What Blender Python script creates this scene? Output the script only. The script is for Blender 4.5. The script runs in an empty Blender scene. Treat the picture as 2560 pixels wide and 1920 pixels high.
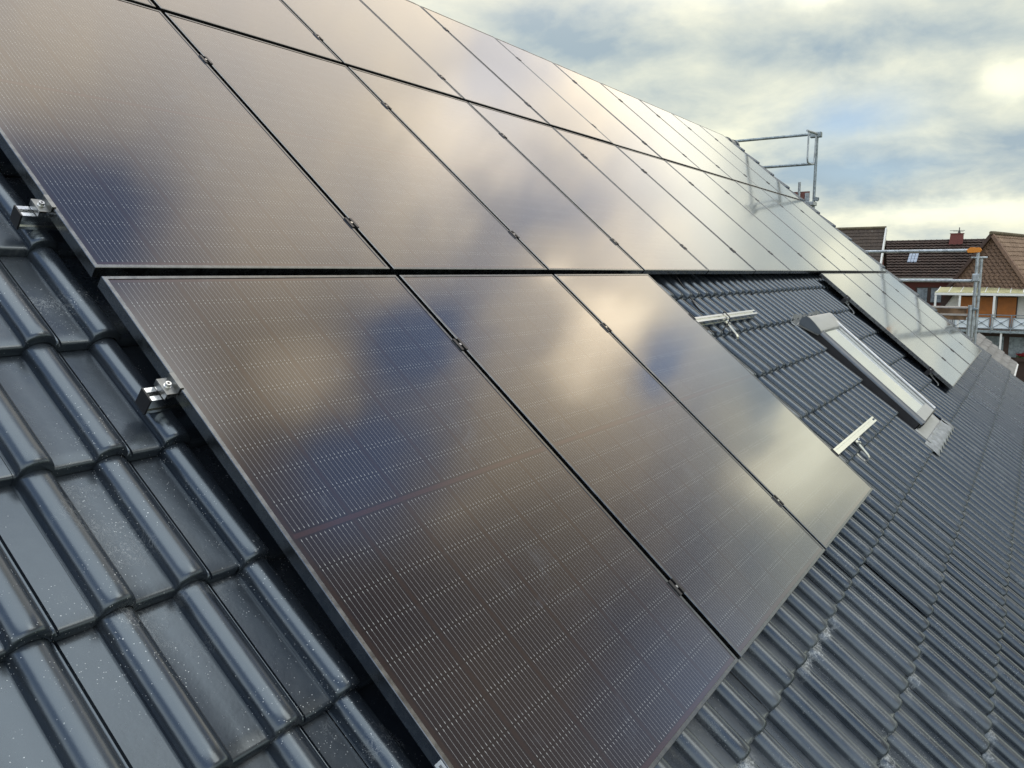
import bpy, math, random
import numpy as np
from mathutils import Vector, Matrix

# ---------------------------------------------------------------- scene, camera, world, sun
scene = bpy.context.scene
col = scene.collection
BETA = 0.7061733764            # roof pitch 40.5 degrees
CB, SB = math.cos(BETA), math.sin(BETA)
PI = math.pi
R = math.radians
random.seed(7)
rng = np.random.default_rng(11)

cam_d = bpy.data.cameras.new('camera')
cam = bpy.data.objects.new('camera', cam_d)
col.objects.link(cam)
scene.camera = cam
cam_d.sensor_width = 36.0
cam_d.lens = 1976.98 / 2560 * 36.0
cam_d.clip_start = 0.02
cam_d.clip_end = 3000
M = [[0.5539542577, -0.1165527972, 0.8243483037],
     [-0.8325471040, -0.0775452854, 0.5484998162],
     [-0.0000048634, -0.9901526015, -0.1399922348]]
cam.matrix_world = Matrix(((M[0][0], -M[0][1], -M[0][2], -1.043472),
                           (M[1][0], -M[1][1], -M[1][2], -1.871923),
                           (M[2][0], -M[2][1], -M[2][2], 0.008904),
                           (0, 0, 0, 1)))
scene.view_settings.view_transform = 'Standard'
scene.view_settings.look = 'None'
scene.view_settings.exposure = 0.0
scene.view_settings.gamma = 1.0
scene.render.resolution_x, scene.render.resolution_y = 1024, 768
scene.cycles.use_denoising = True
scene.cycles.max_bounces = 8

SUN_AZ, SUN_EL = -60.0, 50.0


class Ex:
    """small arithmetic wrapper round shader node sockets"""
    def __init__(s, nt, k):
        s.nt, s.k = nt, k

    def _m(s, op, *a):
        n = s.nt.nodes.new('ShaderNodeMath')
        n.operation = op
        for i, v in enumerate(a):
            if isinstance(v, Ex):
                s.nt.links.new(v.k, n.inputs[i])
            else:
                n.inputs[i].default_value = v
        return Ex(s.nt, n.outputs[0])

    def __add__(s, o): return s._m('ADD', s, o)
    def __radd__(s, o): return s._m('ADD', o, s)
    def __sub__(s, o): return s._m('SUBTRACT', s, o)
    def __rsub__(s, o): return s._m('SUBTRACT', o, s)
    def __mul__(s, o): return s._m('MULTIPLY', s, o)
    def __rmul__(s, o): return s._m('MULTIPLY', o, s)
    def __truediv__(s, o): return s._m('DIVIDE', s, o)
    def __neg__(s): return s._m('MULTIPLY', s, -1.0)
    def lt(s, o): return s._m('LESS_THAN', s, o)
    def gt(s, o): return s._m('GREATER_THAN', s, o)
    def abs(s): return s._m('ABSOLUTE', s)
    def floor(s): return s._m('FLOOR', s)
    def frac(s): return s._m('FRACT', s)
    def exp(s): return s._m('EXPONENT', s)
    def max(s, o): return s._m('MAXIMUM', s, o)
    def min(s, o): return s._m('MINIMUM', s, o)
    def clamp(s): return s._m('MINIMUM', s._m('MAXIMUM', s, 0.0), 1.0)

    def smooth(s, a, b):
        n = s.nt.nodes.new('ShaderNodeMapRange')
        n.interpolation_type = 'SMOOTHSTEP'
        n.inputs[1].default_value = a
        n.inputs[2].default_value = b
        s.nt.links.new(s.k, n.inputs[0])
        return Ex(s.nt, n.outputs[0])


def node(nt, t, **kw):
    n = nt.nodes.new(t)
    for k, v in kw.items():
        setattr(n, k, v)
    return n


def noise(nt, vec, scale, detail=3, rough=0.5, dist=0.0):
    n = node(nt, 'ShaderNodeTexNoise')
    n.inputs['Scale'].default_value = scale
    n.inputs['Detail'].default_value = detail
    n.inputs['Roughness'].default_value = rough
    n.inputs['Distortion'].default_value = dist
    if vec is not None:
        nt.links.new(vec, n.inputs['Vector'])
    return Ex(nt, n.outputs['Fac'])


def combine(nt, x, y, z):
    n = node(nt, 'ShaderNodeCombineXYZ')
    for i, v in enumerate((x, y, z)):
        if isinstance(v, Ex):
            nt.links.new(v.k, n.inputs[i])
        else:
            n.inputs[i].default_value = v
    return n.outputs[0]


def mixc(nt, f, a, b):
    n = node(nt, 'ShaderNodeMix', data_type='RGBA')
    if isinstance(f, Ex):
        nt.links.new(f.k, n.inputs[0])
    else:
        n.inputs[0].default_value = f
    for i, v in ((6, a), (7, b)):
        if isinstance(v, (tuple, list)):
            n.inputs[i].default_value = (*v[:3], 1)
        else:
            nt.links.new(v, n.inputs[i])
    return n.outputs[2]


# ---- world: blue Nishita sky behind a broken layer of cloud
world = bpy.data.worlds.new('World')
scene.world = world
world.use_nodes = True
wt = world.node_tree
wt.nodes.clear()
w_out = node(wt, 'ShaderNodeOutputWorld')
sky = node(wt, 'ShaderNodeTexSky', sky_type='NISHITA', sun_disc=False)
sky.sun_elevation = R(SUN_EL)
sky.sun_rotation = R(90 - SUN_AZ)
sky.air_density = 1.0
sky.dust_density = 0.8
sky.ozone_density = 3.0
bg_sky = node(wt, 'ShaderNodeBackground')
bg_sky.inputs['Strength'].default_value = 0.14
wt.links.new(sky.outputs[0], bg_sky.inputs['Color'])
tc = node(wt, 'ShaderNodeTexCoord')
sep = node(wt, 'ShaderNodeSeparateXYZ')
wt.links.new(tc.outputs['Generated'], sep.inputs[0])
dx, dy, dz = (Ex(wt, sep.outputs[i]) for i in range(3))
RAD = 180 / PI
az0 = dy._m('ARCTAN2', dy, dx) * RAD
el0 = dz._m('ARCSINE', dz.min(0.9999).max(-0.9999)) * RAD
zc = dz.max(0.0) + 0.27
layer = combine(wt, dx / zc, dy / zc, 0.0)
gen = tc.outputs['Generated']
nA = noise(wt, gen, 5.0, 4, 0.55)
nB = noise(wt, combine(wt, dx + 3.1, dy, dz + 1.7), 5.0, 4, 0.55)
nC = noise(wt, combine(wt, dx - 2.0, dy + 5.0, dz), 22.0, 4, 0.6)
az = az0 + (nA - 0.5) * 16.0 + (nC - 0.5) * 3.0
el = el0 + (nB - 0.5) * 9.0 + (nC - 0.5) * 3.0
az_s = az0 + (nA - 0.5) * 5.0 + (nC - 0.5) * 2.5
el_s = el0 + (nB - 0.5) * 3.0 + (nC - 0.5) * 1.6


def blob(a, e, ra, re, amt, soft=True):
    A, E = (az, el) if soft else (az_s, el_s)
    u = (A - a) / ra
    v = (E - e) / re
    return ((u * u + v * v) * -1.0).exp() * amt


def total(lst):
    t = None
    for b in lst:
        g = blob(*b)
        t = g if t is None else t + g
    return t


blue = total([(11.2, 9.4, 3.2, 1.6, 0.62, False), (10, 6.2, 4.0, 0.9, 0.35, False),
              (2.5, 40.5, 4.5, 4.5, 1.2), (-5.5, 43.5, 3.0, 3.0, 0.7), (12, 30, 2.6, 7, 0.55), (21, 61, 11, 7, 1.2),
              (-2.6, 23.5, 2.8, 2.4, 0.75), (-10.5, 46, 4.5, 4.0, 1.0), (-28, 22, 7, 6, 0.6), (-19, 53, 5, 4, 0.45),
              (8, 35, 3, 3, 0.3)])
bright = total([(2, 26.5, 3.0, 3.0, 0.75), (-2, 30.5, 3, 3, 0.65), (6.2, 30, 2.0, 1.6, 0.6),
                (-10, 15.6, 2.7, 2.7, 1.75), (-27, 6, 11, 7, 0.9), (17, 35, 7, 8, 0.42),
                (14.6, 17.2, 2.0, 1.6, 0.45, False), (2.6, 11, 2.2, 1.5, 0.6, False), (19, 8.6, 4.5, 1.6, 0.28, False),
                (40, 17, 4, 1.8, 0.25, False), (-1.2, 49, 5.0, 4.0, 0.85), (-13, 40, 4, 4, 0.35), (4, 3.6, 9, 0.9, 0.55, False)])
grey = total([(7.5, 14.2, 4, 1.4, 0.75, False), (6, 6.3, 9, 1.5, 0.65, False), (-4, 18.5, 5, 3.0, 0.55), (-17, 20, 5, 5, 0.6), (29, 15.5, 6, 1.6, 0.45, False),
              (20, 31, 6, 4, 0.95), (-14, 51, 8, 5, 0.45), (1, 13.4, 3.5, 1.2, 0.45, False), (13, 13.0, 3.0, 1.0, 0.4, False)])
n1 = noise(wt, layer, 1.1, 4, 0.5, 0.3)
n2 = noise(wt, layer, 2.7, 7, 0.55, 0.35)
n3 = noise(wt, layer, 9.0, 5, 0.6, 0.3)
high = el0.smooth(14.0, 27.0)
top = (el0 + (nB - 0.5) * 4.0 - az0.smooth(-5.0, 25.0) * 6.0).smooth(52.0, 60.0)
back = (dx * -1.0).smooth(-0.30, 0.35)
# holes in the cloud: placed gaps, a few of the noise's own, and clear sky behind the viewer
gap = (blue * 1.2 + (n1 - 0.52).smooth(0.06, 0.24) * 0.3 * (1.0 - high) + back * 0.60 * (1.0 - top) * el0.smooth(24.0, 42.0)).clamp()
gap = gap * 0.97
# cloud light: grey undersides to cream tops; the veil is brightest towards the hidden sun and overhead
lum = (n2 - 0.5) * 2.1 + (n3 - 0.5) * 0.55 + 0.54 - grey * 0.75 + bright * 0.8
warmc = mixc(wt, high, (0.98, 0.98, 0.78), (1.32, 1.12, 0.83))
coolc = mixc(wt, high, (0.40, 0.50, 0.56), (0.74, 0.72, 0.73))
cl = mixc(wt, lum.clamp(), coolc, warmc)
cl = mixc(wt, (back * 0.85).clamp(), cl, mixc(wt, el0.smooth(18.0, 44.0), (1.45, 1.50, 1.50), (0.55, 0.80, 1.22)))
cl = mixc(wt, top * 0.9, cl, (2.5, 2.6, 2.65))
side = az0.smooth(-10.0, 16.0) * high * (1.0 - top)
dull = (1.0 - az.smooth(-26.0, 3.0)) * high * (1.0 - top) * (1.0 - back)
glow = blob(12, 20.0, 12, 5.0, 0.55) * el0.smooth(15.5, 19.5)
boost = ((bright - 0.2).max(0.0) * (high * 1.3 + 0.45) + 1.0 + glow) * (side * 0.22 + 1.0 - dull * 0.74) * (1.0 - 0.46 * el.smooth(36.0, 47.0) * (1.0 - az.smooth(0.0, 19.0)) * (1.0 - top) * (1.0 - back))
vm = node(wt, 'ShaderNodeVectorMath', operation='SCALE')
wt.links.new(cl, vm.inputs[0])
wt.links.new(boost.k, vm.inputs['Scale'])
bg_cl = node(wt, 'ShaderNodeBackground')
wt.links.new(vm.outputs[0], bg_cl.inputs['Color'])
mx = node(wt, 'ShaderNodeMixShader')
wt.links.new(gap.k, mx.inputs[0])
wt.links.new(bg_cl.outputs[0], mx.inputs[1])
wt.links.new(bg_sky.outputs[0], mx.inputs[2])
wt.links.new(mx.outputs[0], w_out.inputs['Surface'])

sun_d = bpy.data.lights.new('sun', 'SUN')
sun_d.energy = 0.5
sun_d.angle = R(25)
sun_d.color = (1.0, 0.93, 0.82)
sun = bpy.data.objects.new('sun', sun_d)
col.objects.link(sun)
sd = Vector((math.cos(R(SUN_EL)) * math.cos(R(SUN_AZ)), math.cos(R(SUN_EL)) * math.sin(R(SUN_AZ)), math.sin(R(SUN_EL))))
sun.rotation_euler = sd.to_track_quat('Z', 'Y').to_euler()
sun.location = (0, -10, 30)

# ---------------------------------------------------------------- helpers


def P(u, v, n=0.0):
    """roof coordinates (along eave, up slope, off the panel plane) to world"""
    return Vector((u, v * CB - n * SB, v * SB + n * CB))


class MB:
    def __init__(s):
        s.v, s.f, s.m = [], [], []
        s.mi = 0

    def add(s, vs, fs):
        b = len(s.v)
        s.v += [tuple(p) for p in vs]
        s.f += [tuple(b + i for i in f) for f in fs]
        s.m += [s.mi] * len(fs)

    def box(s, x0, x1, y0, y1, z0, z1):
        vs = [(x, y, z) for z in (z0, z1) for y in (y0, y1) for x in (x0, x1)]
        s.add(vs, [(0, 2, 3, 1), (4, 5, 7, 6), (0, 1, 5, 4), (2, 6, 7, 3), (0, 4, 6, 2), (1, 3, 7, 5)])

    def prism(s, poly, a, b, ax=0):
        """2-D polygon (counter-clockwise) pulled from a to b along axis ax"""
        n = len(poly)

        def pt(p, t):
            return ((t, p[0], p[1]), (p[0], t, p[1]), (p[0], p[1], t))[ax]
        vs = [pt(p, a) for p in poly] + [pt(p, b) for p in poly]
        fs = [tuple(range(n - 1, -1, -1)), tuple(range(n, 2 * n))]
        fs += [(i, (i + 1) % n, n + (i + 1) % n, n + i) for i in range(n)]
        s.add(vs, fs)

    def tube(s, pts, r, seg=10, cap=True):
        pts = [Vector(p) for p in pts]
        rings = []
        prev = None
        for i, p in enumerate(pts):
            if i == 0:
                t = pts[1] - p
            elif i == len(pts) - 1:
                t = p - pts[i - 1]
            else:
                t = (pts[i + 1] - p).normalized() + (p - pts[i - 1]).normalized()
            t.normalize()
            if prev is None:
                a = t.orthogonal().normalized()
            else:
                a = (prev - t * prev.dot(t)).normalized()
            prev = a
            b = t.cross(a)
            rr = r[i] if isinstance(r, (list, tuple)) else r
            rings.append([p + (a * math.cos(2 * PI * k / seg) + b * math.sin(2 * PI * k / seg)) * rr for k in range(seg)])
        vs = [q for ring in rings for q in ring]
        fs = []
        for i in range(len(pts) - 1):
            for k in range(seg):
                fs.append((i * seg + k, i * seg + (k + 1) % seg, (i + 1) * seg + (k + 1) % seg, (i + 1) * seg + k))
        if cap:
            fs.append(tuple(range(seg - 1, -1, -1)))
            e = (len(pts) - 1) * seg
            fs.append(tuple(e + k for k in range(seg)))
        s.add(vs, fs)

    def flat_strip(s, pts, w_axis, width, thick):
        """a bent flat bar following pts, width along w_axis"""
        pts = [Vector(p) for p in pts]
        wv = Vector(w_axis).normalized() * (width / 2)
        vs = []
        for i, p in enumerate(pts):
            t = (pts[min(i + 1, len(pts) - 1)] - pts[max(i - 1, 0)]).normalized()
            nn = t.cross(wv.normalized()).normalized() * (thick / 2)
            vs += [p - wv - nn, p + wv - nn, p + wv + nn, p - wv + nn]
        fs = []
        for i in range(len(pts) - 1):
            for k in range(4):
                fs.append((i * 4 + k, i * 4 + (k + 1) % 4, i * 4 + 4 + (k + 1) % 4, i * 4 + 4 + k))
        fs.append((3, 2, 1, 0))
        e = (len(pts) - 1) * 4
        fs.append((e, e + 1, e + 2, e + 3))
        s.add(vs, fs)

    def build(s, name, mats, parent=None, smooth=False, bevel=0.0, label=None):
        me = bpy.data.meshes.new(name)
        me.from_pydata(s.v, [], s.f)
        if not isinstance(mats, (list, tuple)):
            mats = [mats]
        for m in mats:
            me.materials.append(m)
        if len(mats) > 1:
            me.polygons.foreach_set('material_index', s.m)
        if smooth:
            me.polygons.foreach_set('use_smooth', [True] * len(me.polygons))
            me.set_sharp_from_angle(angle=R(40))
        me.update()
        o = bpy.data.objects.new(name, me)
        col.objects.link(o)
        if parent:
            o.parent = parent
        if bevel:
            b = o.modifiers.new('bevel', 'BEVEL')
            b.width = bevel
            b.segments = 2
            b.limit_method = 'ANGLE'
        if label:
            o['label'] = label
        return o


def tag(o, label=None, cat=None, group=None, kind=None):
    if label: o['label'] = label
    if cat: o['category'] = cat
    if group: o['group'] = group
    if kind: o['kind'] = kind
    return o


def empty(name, loc=(0, 0, 0), rot=(0, 0, 0)):
    o = bpy.data.objects.new(name, None)
    o.empty_display_size = 0.1
    o.location = loc
    o.rotation_euler = rot
    col.objects.link(o)
    return o


def on_roof(name, u, v, n):
    return empty(name, P(u, v, n), (BETA, 0, 0))


def copy_tree(o, parent=None):
    c = o.copy()
    col.objects.link(c)
    c.parent = parent
    for ch in list(o.children):
        copy_tree(ch, c)
    return c


# ---------------------------------------------------------------- materials


def mat(name, color, rough=0.5, metal=0.0, ior=1.5, var=0.0, vscale=8.0, bump=0.0, bscale=60.0, spec=0.5):
    m = bpy.data.materials.new(name)
    m.use_nodes = True
    nt = m.node_tree
    b = nt.nodes['Principled BSDF']
    b.inputs['Base Color'].default_value = (*color, 1)
    b.inputs['Roughness'].default_value = rough
    b.inputs['Metallic'].default_value = metal
    b.inputs['IOR'].default_value = ior
    b.inputs['Specular IOR Level'].default_value = spec
    t = node(nt, 'ShaderNodeTexCoord').outputs['Object']
    if var:
        f = noise(nt, t, vscale, 5, 0.6)
        lo = tuple(c * (1 - var) for c in color)
        hi = tuple(min(1, c * (1 + var)) for c in color)
        nt.links.new(mixc(nt, f.smooth(0.3, 0.7), lo, hi), b.inputs['Base Color'])
        nt.links.new((f * 0.3 + (rough - 0.15)).clamp().k, b.inputs['Roughness'])
    if bump:
        bn = node(nt, 'ShaderNodeBump')
        bn.inputs['Strength'].default_value = bump
        bn.inputs['Distance'].default_value = 0.01
        nt.links.new(noise(nt, t, bscale, 4, 0.6).k, bn.inputs['Height'])
        nt.links.new(bn.outputs[0], b.inputs['Normal'])
    return m


m_frame = mat('anodised_frame', (0.23, 0.24, 0.245), 0.27, 1.0, var=0.12, vscale=30)
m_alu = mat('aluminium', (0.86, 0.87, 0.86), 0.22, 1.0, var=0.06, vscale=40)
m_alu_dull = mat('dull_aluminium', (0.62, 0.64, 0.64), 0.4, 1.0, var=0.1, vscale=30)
m_black = mat('black_plastic', (0.012, 0.012, 0.014), 0.45)
m_clampgrey = mat('clamp_grey', (0.26, 0.265, 0.26), 0.35, 1.0, var=0.15, vscale=40)
m_clamp = mat('dark_clamp', (0.09, 0.09, 0.095), 0.4, 0.9)
m_steel = mat('bolt_steel', (0.8, 0.8, 0.78), 0.25, 1.0)
m_galv = mat('galvanised', (0.42, 0.46, 0.48), 0.5, 0.75, var=0.3, vscale=14, bump=0.15)
m_galv_dk = mat('galvanised_weathered', (0.28, 0.33, 0.35), 0.5, 0.7, var=0.35, vscale=18, bump=0.15)
m_lead = mat('grey_lead', (0.30, 0.325, 0.34), 0.45, 0.4, var=0.3, vscale=9, bump=0.4, bscale=25)
m_dkflash = mat('dark_flashing', (0.025, 0.025, 0.028), 0.5, var=0.2, vscale=12)
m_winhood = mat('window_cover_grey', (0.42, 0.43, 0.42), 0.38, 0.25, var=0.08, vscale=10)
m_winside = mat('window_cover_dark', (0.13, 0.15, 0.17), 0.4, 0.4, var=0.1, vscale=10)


def glass_cells():
    """six by twenty half cells, twelve round wires each, under textured glass"""
    m = bpy.data.materials.new('cells_under_glass')
    m.use_nodes = True
    nt = m.node_tree
    b = nt.nodes['Principled BSDF']
    tcn = node(nt, 'ShaderNodeTexCoord')
    o = tcn.outputs['Object']
    sp = node(nt, 'ShaderNodeSeparateXYZ')
    nt.links.new(o, sp.inputs[0])
    x, y = Ex(nt, sp.outputs[0]), Ex(nt, sp.outputs[1])
    cw = (PW - 0.036) / 6
    cx = (x - 0.018) / cw                          # column count
    inx = cx.gt(0.0) * cx.lt(6.0)
    fx = cx.frac() * cw                            # metres in the column
    pitch = 0.01302
    wx = (fx - (cw - 11 * pitch) / 2) / pitch
    near_i = (wx + 0.5).floor()
    wd = (wx - near_i).abs() * pitch
    has = near_i.gt(-0.5) * near_i.lt(11.5) * inx
    half = PH / 2
    yy = (y + half).abs()                          # distance from the mid strip
    rh = (half - 0.009 - 0.022) / 10
    cy = (yy - 0.009) / rh
    iny = cy.gt(0.0) * cy.lt(10.0)
    fy = (cy.frac() - 0.5).abs() * 2.0             # 1 at a cell joint
    jd = (1.0 - fy) * rh * 0.5                     # metres from the joint
    wire = wd.lt(0.00036) * has * iny * jd.gt(0.0012)
    pad = wd.lt(0.00070) * has * iny * jd.gt(0.0028) * jd.lt(0.0075)
    joint = jd.lt(0.0007) * inx * iny
    colgap = near_i.lt(-0.5)._m('MAXIMUM', near_i.lt(-0.5), near_i.gt(11.5))
    mid = yy.lt(0.006) * inx
    edge = cy.gt(10.0)
    vn = noise(nt, o, 3.0, 3, 0.6)
    oi = node(nt, 'ShaderNodeObjectInfo')
    cell = mixc(nt, vn.smooth(0.3, 0.7), (0.006, 0.006, 0.012), (0.010, 0.008, 0.012))
    c = mixc(nt, colgap * 0.9, cell, (0.020, 0.013, 0.015))
    c = mixc(nt, edge._m('MAXIMUM', edge, mid), c, (0.034, 0.017, 0.021))
    c = mixc(nt, joint * 0.8, c, (0.006, 0.006, 0.007))
    c = mixc(nt, wire * 0.8, c, (0.34, 0.35, 0.36))
    c = mixc(nt, pad * 0.9, c, (0.42, 0.44, 0.44))
    # faint finger marks and dust on the glass
    sm = noise(nt, o, 5.5, 5, 0.65, 0.8).smooth(0.60, 0.78)
    c = mixc(nt, sm * 0.10, c, (0.28, 0.34, 0.42))
    vor = node(nt, 'ShaderNodeTexVoronoi')
    vor.inputs['Scale'].default_value = 38
    nt.links.new(o, vor.inputs['Vector'])
    vs = node(nt, 'ShaderNodeSeparateColor')
    nt.links.new(vor.outputs['Color'], vs.inputs[0])
    dust = Ex(nt, vor.outputs['Distance']).lt(0.055) * Ex(nt, vs.outputs[0]).gt(0.93)
    nt.links.new(c, b.inputs['Base Color'])
    b.inputs['IOR'].default_value = 1.7
    b.inputs['Specular Tint'].default_value = (1.0, 0.94, 0.91, 1)
    b.inputs['Coat Weight'].default_value = 1.0
    b.inputs['Coat IOR'].default_value = 1.56
    b.inputs['Coat Roughness'].default_value = 0.06
    rg = noise(nt, o, 2.2, 4, 0.6)
    nt.links.new((rg * 0.05 + 0.10 + sm * 0.05).k, b.inputs['Roughness'])
    bn = node(nt, 'ShaderNodeBump')
    bn.inputs['Strength'].default_value = 0.012
    bn.inputs['Distance'].default_value = 0.002
    nt.links.new(noise(nt, o, 420.0, 2, 0.5).k, bn.inputs['Height'])
    nt.links.new(bn.outputs[0], b.inputs['Normal'])
    return m


GAUGE, TW, V0 = 0.3393, 0.3010, -0.1174


def tile_material():
    m = bpy.data.materials.new('engobed_tile')
    m.use_nodes = True
    nt = m.node_tree
    b = nt.nodes['Principled BSDF']
    o = node(nt, 'ShaderNodeTexCoord').outputs['Object']
    sp = node(nt, 'ShaderNodeSeparateXYZ')
    nt.links.new(o, sp.inputs[0])
    x, y, z = (Ex(nt, sp.outputs[i]) for i in range(3))
    at = node(nt, 'ShaderNodeAttribute', attribute_name='tile')
    tid = Ex(nt, at.outputs['Fac'])
    big = noise(nt, o, 2.2, 4, 0.6)
    base = mixc(nt, (tid * 0.6 + big * 0.6 - 0.1).clamp(), (0.009, 0.013, 0.020), (0.018, 0.024, 0.032))
    # lime and mortar dust: specks, smears down the slope, crusts below the laps of a few courses
    def specks(scale, size, keep):
        vor = node(nt, 'ShaderNodeTexVoronoi')
        vor.inputs['Scale'].default_value = scale
        nt.links.new(o, vor.inputs['Vector'])
        vs = node(nt, 'ShaderNodeSeparateColor')
        nt.links.new(vor.outputs['Color'], vs.inputs[0])
        return Ex(nt, vor.outputs['Distance']).lt(size) * Ex(nt, vs.outputs[0]).gt(keep), Ex(nt, vs.outputs[1])
    patch = noise(nt, o, 6.0, 4, 0.65).smooth(0.46, 0.64)
    s1, _ = specks(330.0, 0.34, 0.93)
    s2, h2 = specks(150.0, 0.22, 0.975)
    speck = s1 * patch + s2 * h2.gt(0.35) * (patch * 0.7 + 0.3)
    # fibrous scuffs
    wv = noise(nt, combine(nt, x * 60.0, y * 38.0, z * 30.0), 1.0, 3, 0.6, 2.2)
    scuff = (1.0 - ((wv - 0.5).abs() * 26.0)).clamp() * noise(nt, o, 4.2, 3, 0.6).smooth(0.60, 0.70)
    stv = combine(nt, x * 34.0, y * 5.0, z * 10.0)
    smear = noise(nt, stv, 1.0, 5, 0.7, 0.6).smooth(0.60, 0.80) * noise(nt, o, 2.6, 3, 0.6).smooth(0.46, 0.66)
    fy = ((y - V0) / GAUGE).frac()                # 0 at a lap's front edge, 1 just below the course above
    crust_n = noise(nt, combine(nt, x * 22.0, y * 16.0, 0.0), 2.0, 5, 0.75)
    reg = noise(nt, combine(nt, x * 2.2, (y / GAUGE - V0 / GAUGE).floor() * 3.7, 0.0), 1.0, 2, 0.5)
    crust = ((fy.smooth(0.62, 0.98) + (1.0 - fy.smooth(0.0, 0.05)) * 0.9) * 0.8 + crust_n * 1.1).smooth(1.18, 1.42) * reg.smooth(0.46, 0.60)
    flecks = noise(nt, o, 120.0, 3, 0.7).smooth(0.44, 0.56)
    low = (1.0 - y.smooth(-1.75, -1.25)) * (1.0 - x.smooth(1.5, 3.0))
    dirt = (smear * (0.10 + 0.50 * low) + scuff * 0.30 + crust * (0.25 + 0.75 * flecks) * (0.10 + 1.0 * low)).clamp()
    pale_mix = (low * 0.55 + 0.16) * noise(nt, combine(nt, x * 7.0, y * 2.2, 0.0), 1.0, 5, 0.65).smooth(0.30, 0.70)  # patchy paler grey mixed into the base, strongest on the low near courses
    base = mixc(nt, pale_mix.clamp(), base, (0.115, 0.125, 0.132))
    streak = noise(nt, combine(nt, x * 55.0, y * 2.4, 0.0), 1.0, 4, 0.6, 0.4).smooth(0.62, 0.74) * noise(nt, o, 3.4, 3, 0.6).smooth(0.48, 0.62) * low
    dirt = (dirt + streak * 0.5).clamp()
    c = mixc(nt, dirt, base, (0.42, 0.44, 0.44))
    c = mixc(nt, speck.clamp() * 0.85, c, (0.50, 0.52, 0.52))
    nt.links.new(c, b.inputs['Base Color'])
    fine = noise(nt, o, 45.0, 4, 0.6)
    rgh = 0.18 + fine * 0.07 + dirt * 0.4 + tid * 0.06 + pale_mix * 0.14
    nt.links.new(rgh.clamp().k, b.inputs['Roughness'])
    b.inputs['IOR'].default_value = 1.9
    b.inputs['Specular Tint'].default_value = (0.74, 0.88, 1.0, 1)
    bn = node(nt, 'ShaderNodeBump')
    bn.inputs['Strength'].default_value = 0.10
    bn.inputs['Distance'].default_value = 0.003
    hgt = noise(nt, o, 150.0, 2, 0.5) * 0.25 + noise(nt, o, 24.0, 3, 0.5) + dirt * 0.6
    nt.links.new(hgt.k, bn.inputs['Height'])
    nt.links.new(bn.outputs[0], b.inputs['Normal'])
    return m


# ---------------------------------------------------------------- roof of the house we stand on
PW, PH = 1.0400, 1.6406           # one panel
GU, GV = 0.0208, 0.0324           # gaps between columns and rows
PU, PV = PW + GU, PH + GV
U_MIN, U_MAX = -3.4, 12.86
V_EAVE, V_RIDGE = -4.8, 3.50
N_PAN = -0.128                    # tile pans below the panel plane
WIN = (5.17, 6.27, -1.74, -0.42)  # opening of the roof window (u0,u1,v0,v1)

house = empty('house')
tag(house, 'dark tiled house roof carrying the solar panels, in the foreground', 'house')
m_tile = tile_material()


def tile_profile():
    """one double-roll interlocking tile: (x, height) from left to right"""
    pts = []
    hw, hh = 0.0345, 0.034
    for j, cx0 in enumerate((0.040, 0.1905)):
        if j == 0:
            pts += [(0.0, 0.0)]
        n = 11
        for i in range(n + 1):
            a = PI * (1 - i / n)
            px = cx0 + hw * math.cos(a)
            pz = hh * (max(0.0, math.sin(a)) ** 0.86)
            pts.append((px, pz))
        if j == 0:
            pts += [(0.0815, -0.001), (0.118, 0.0), (0.148, 0.0)]
        else:                                    # raised lip and groove of the side lap
            pts += [(0.2285, 0.0045), (0.2315, 0.0048), (0.2335, -0.0065), (0.2375, -0.0065), (0.2390, 0.0005), (0.268, 0.0), (0.3010, 0.0)]
    return np.array(pts)


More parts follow.
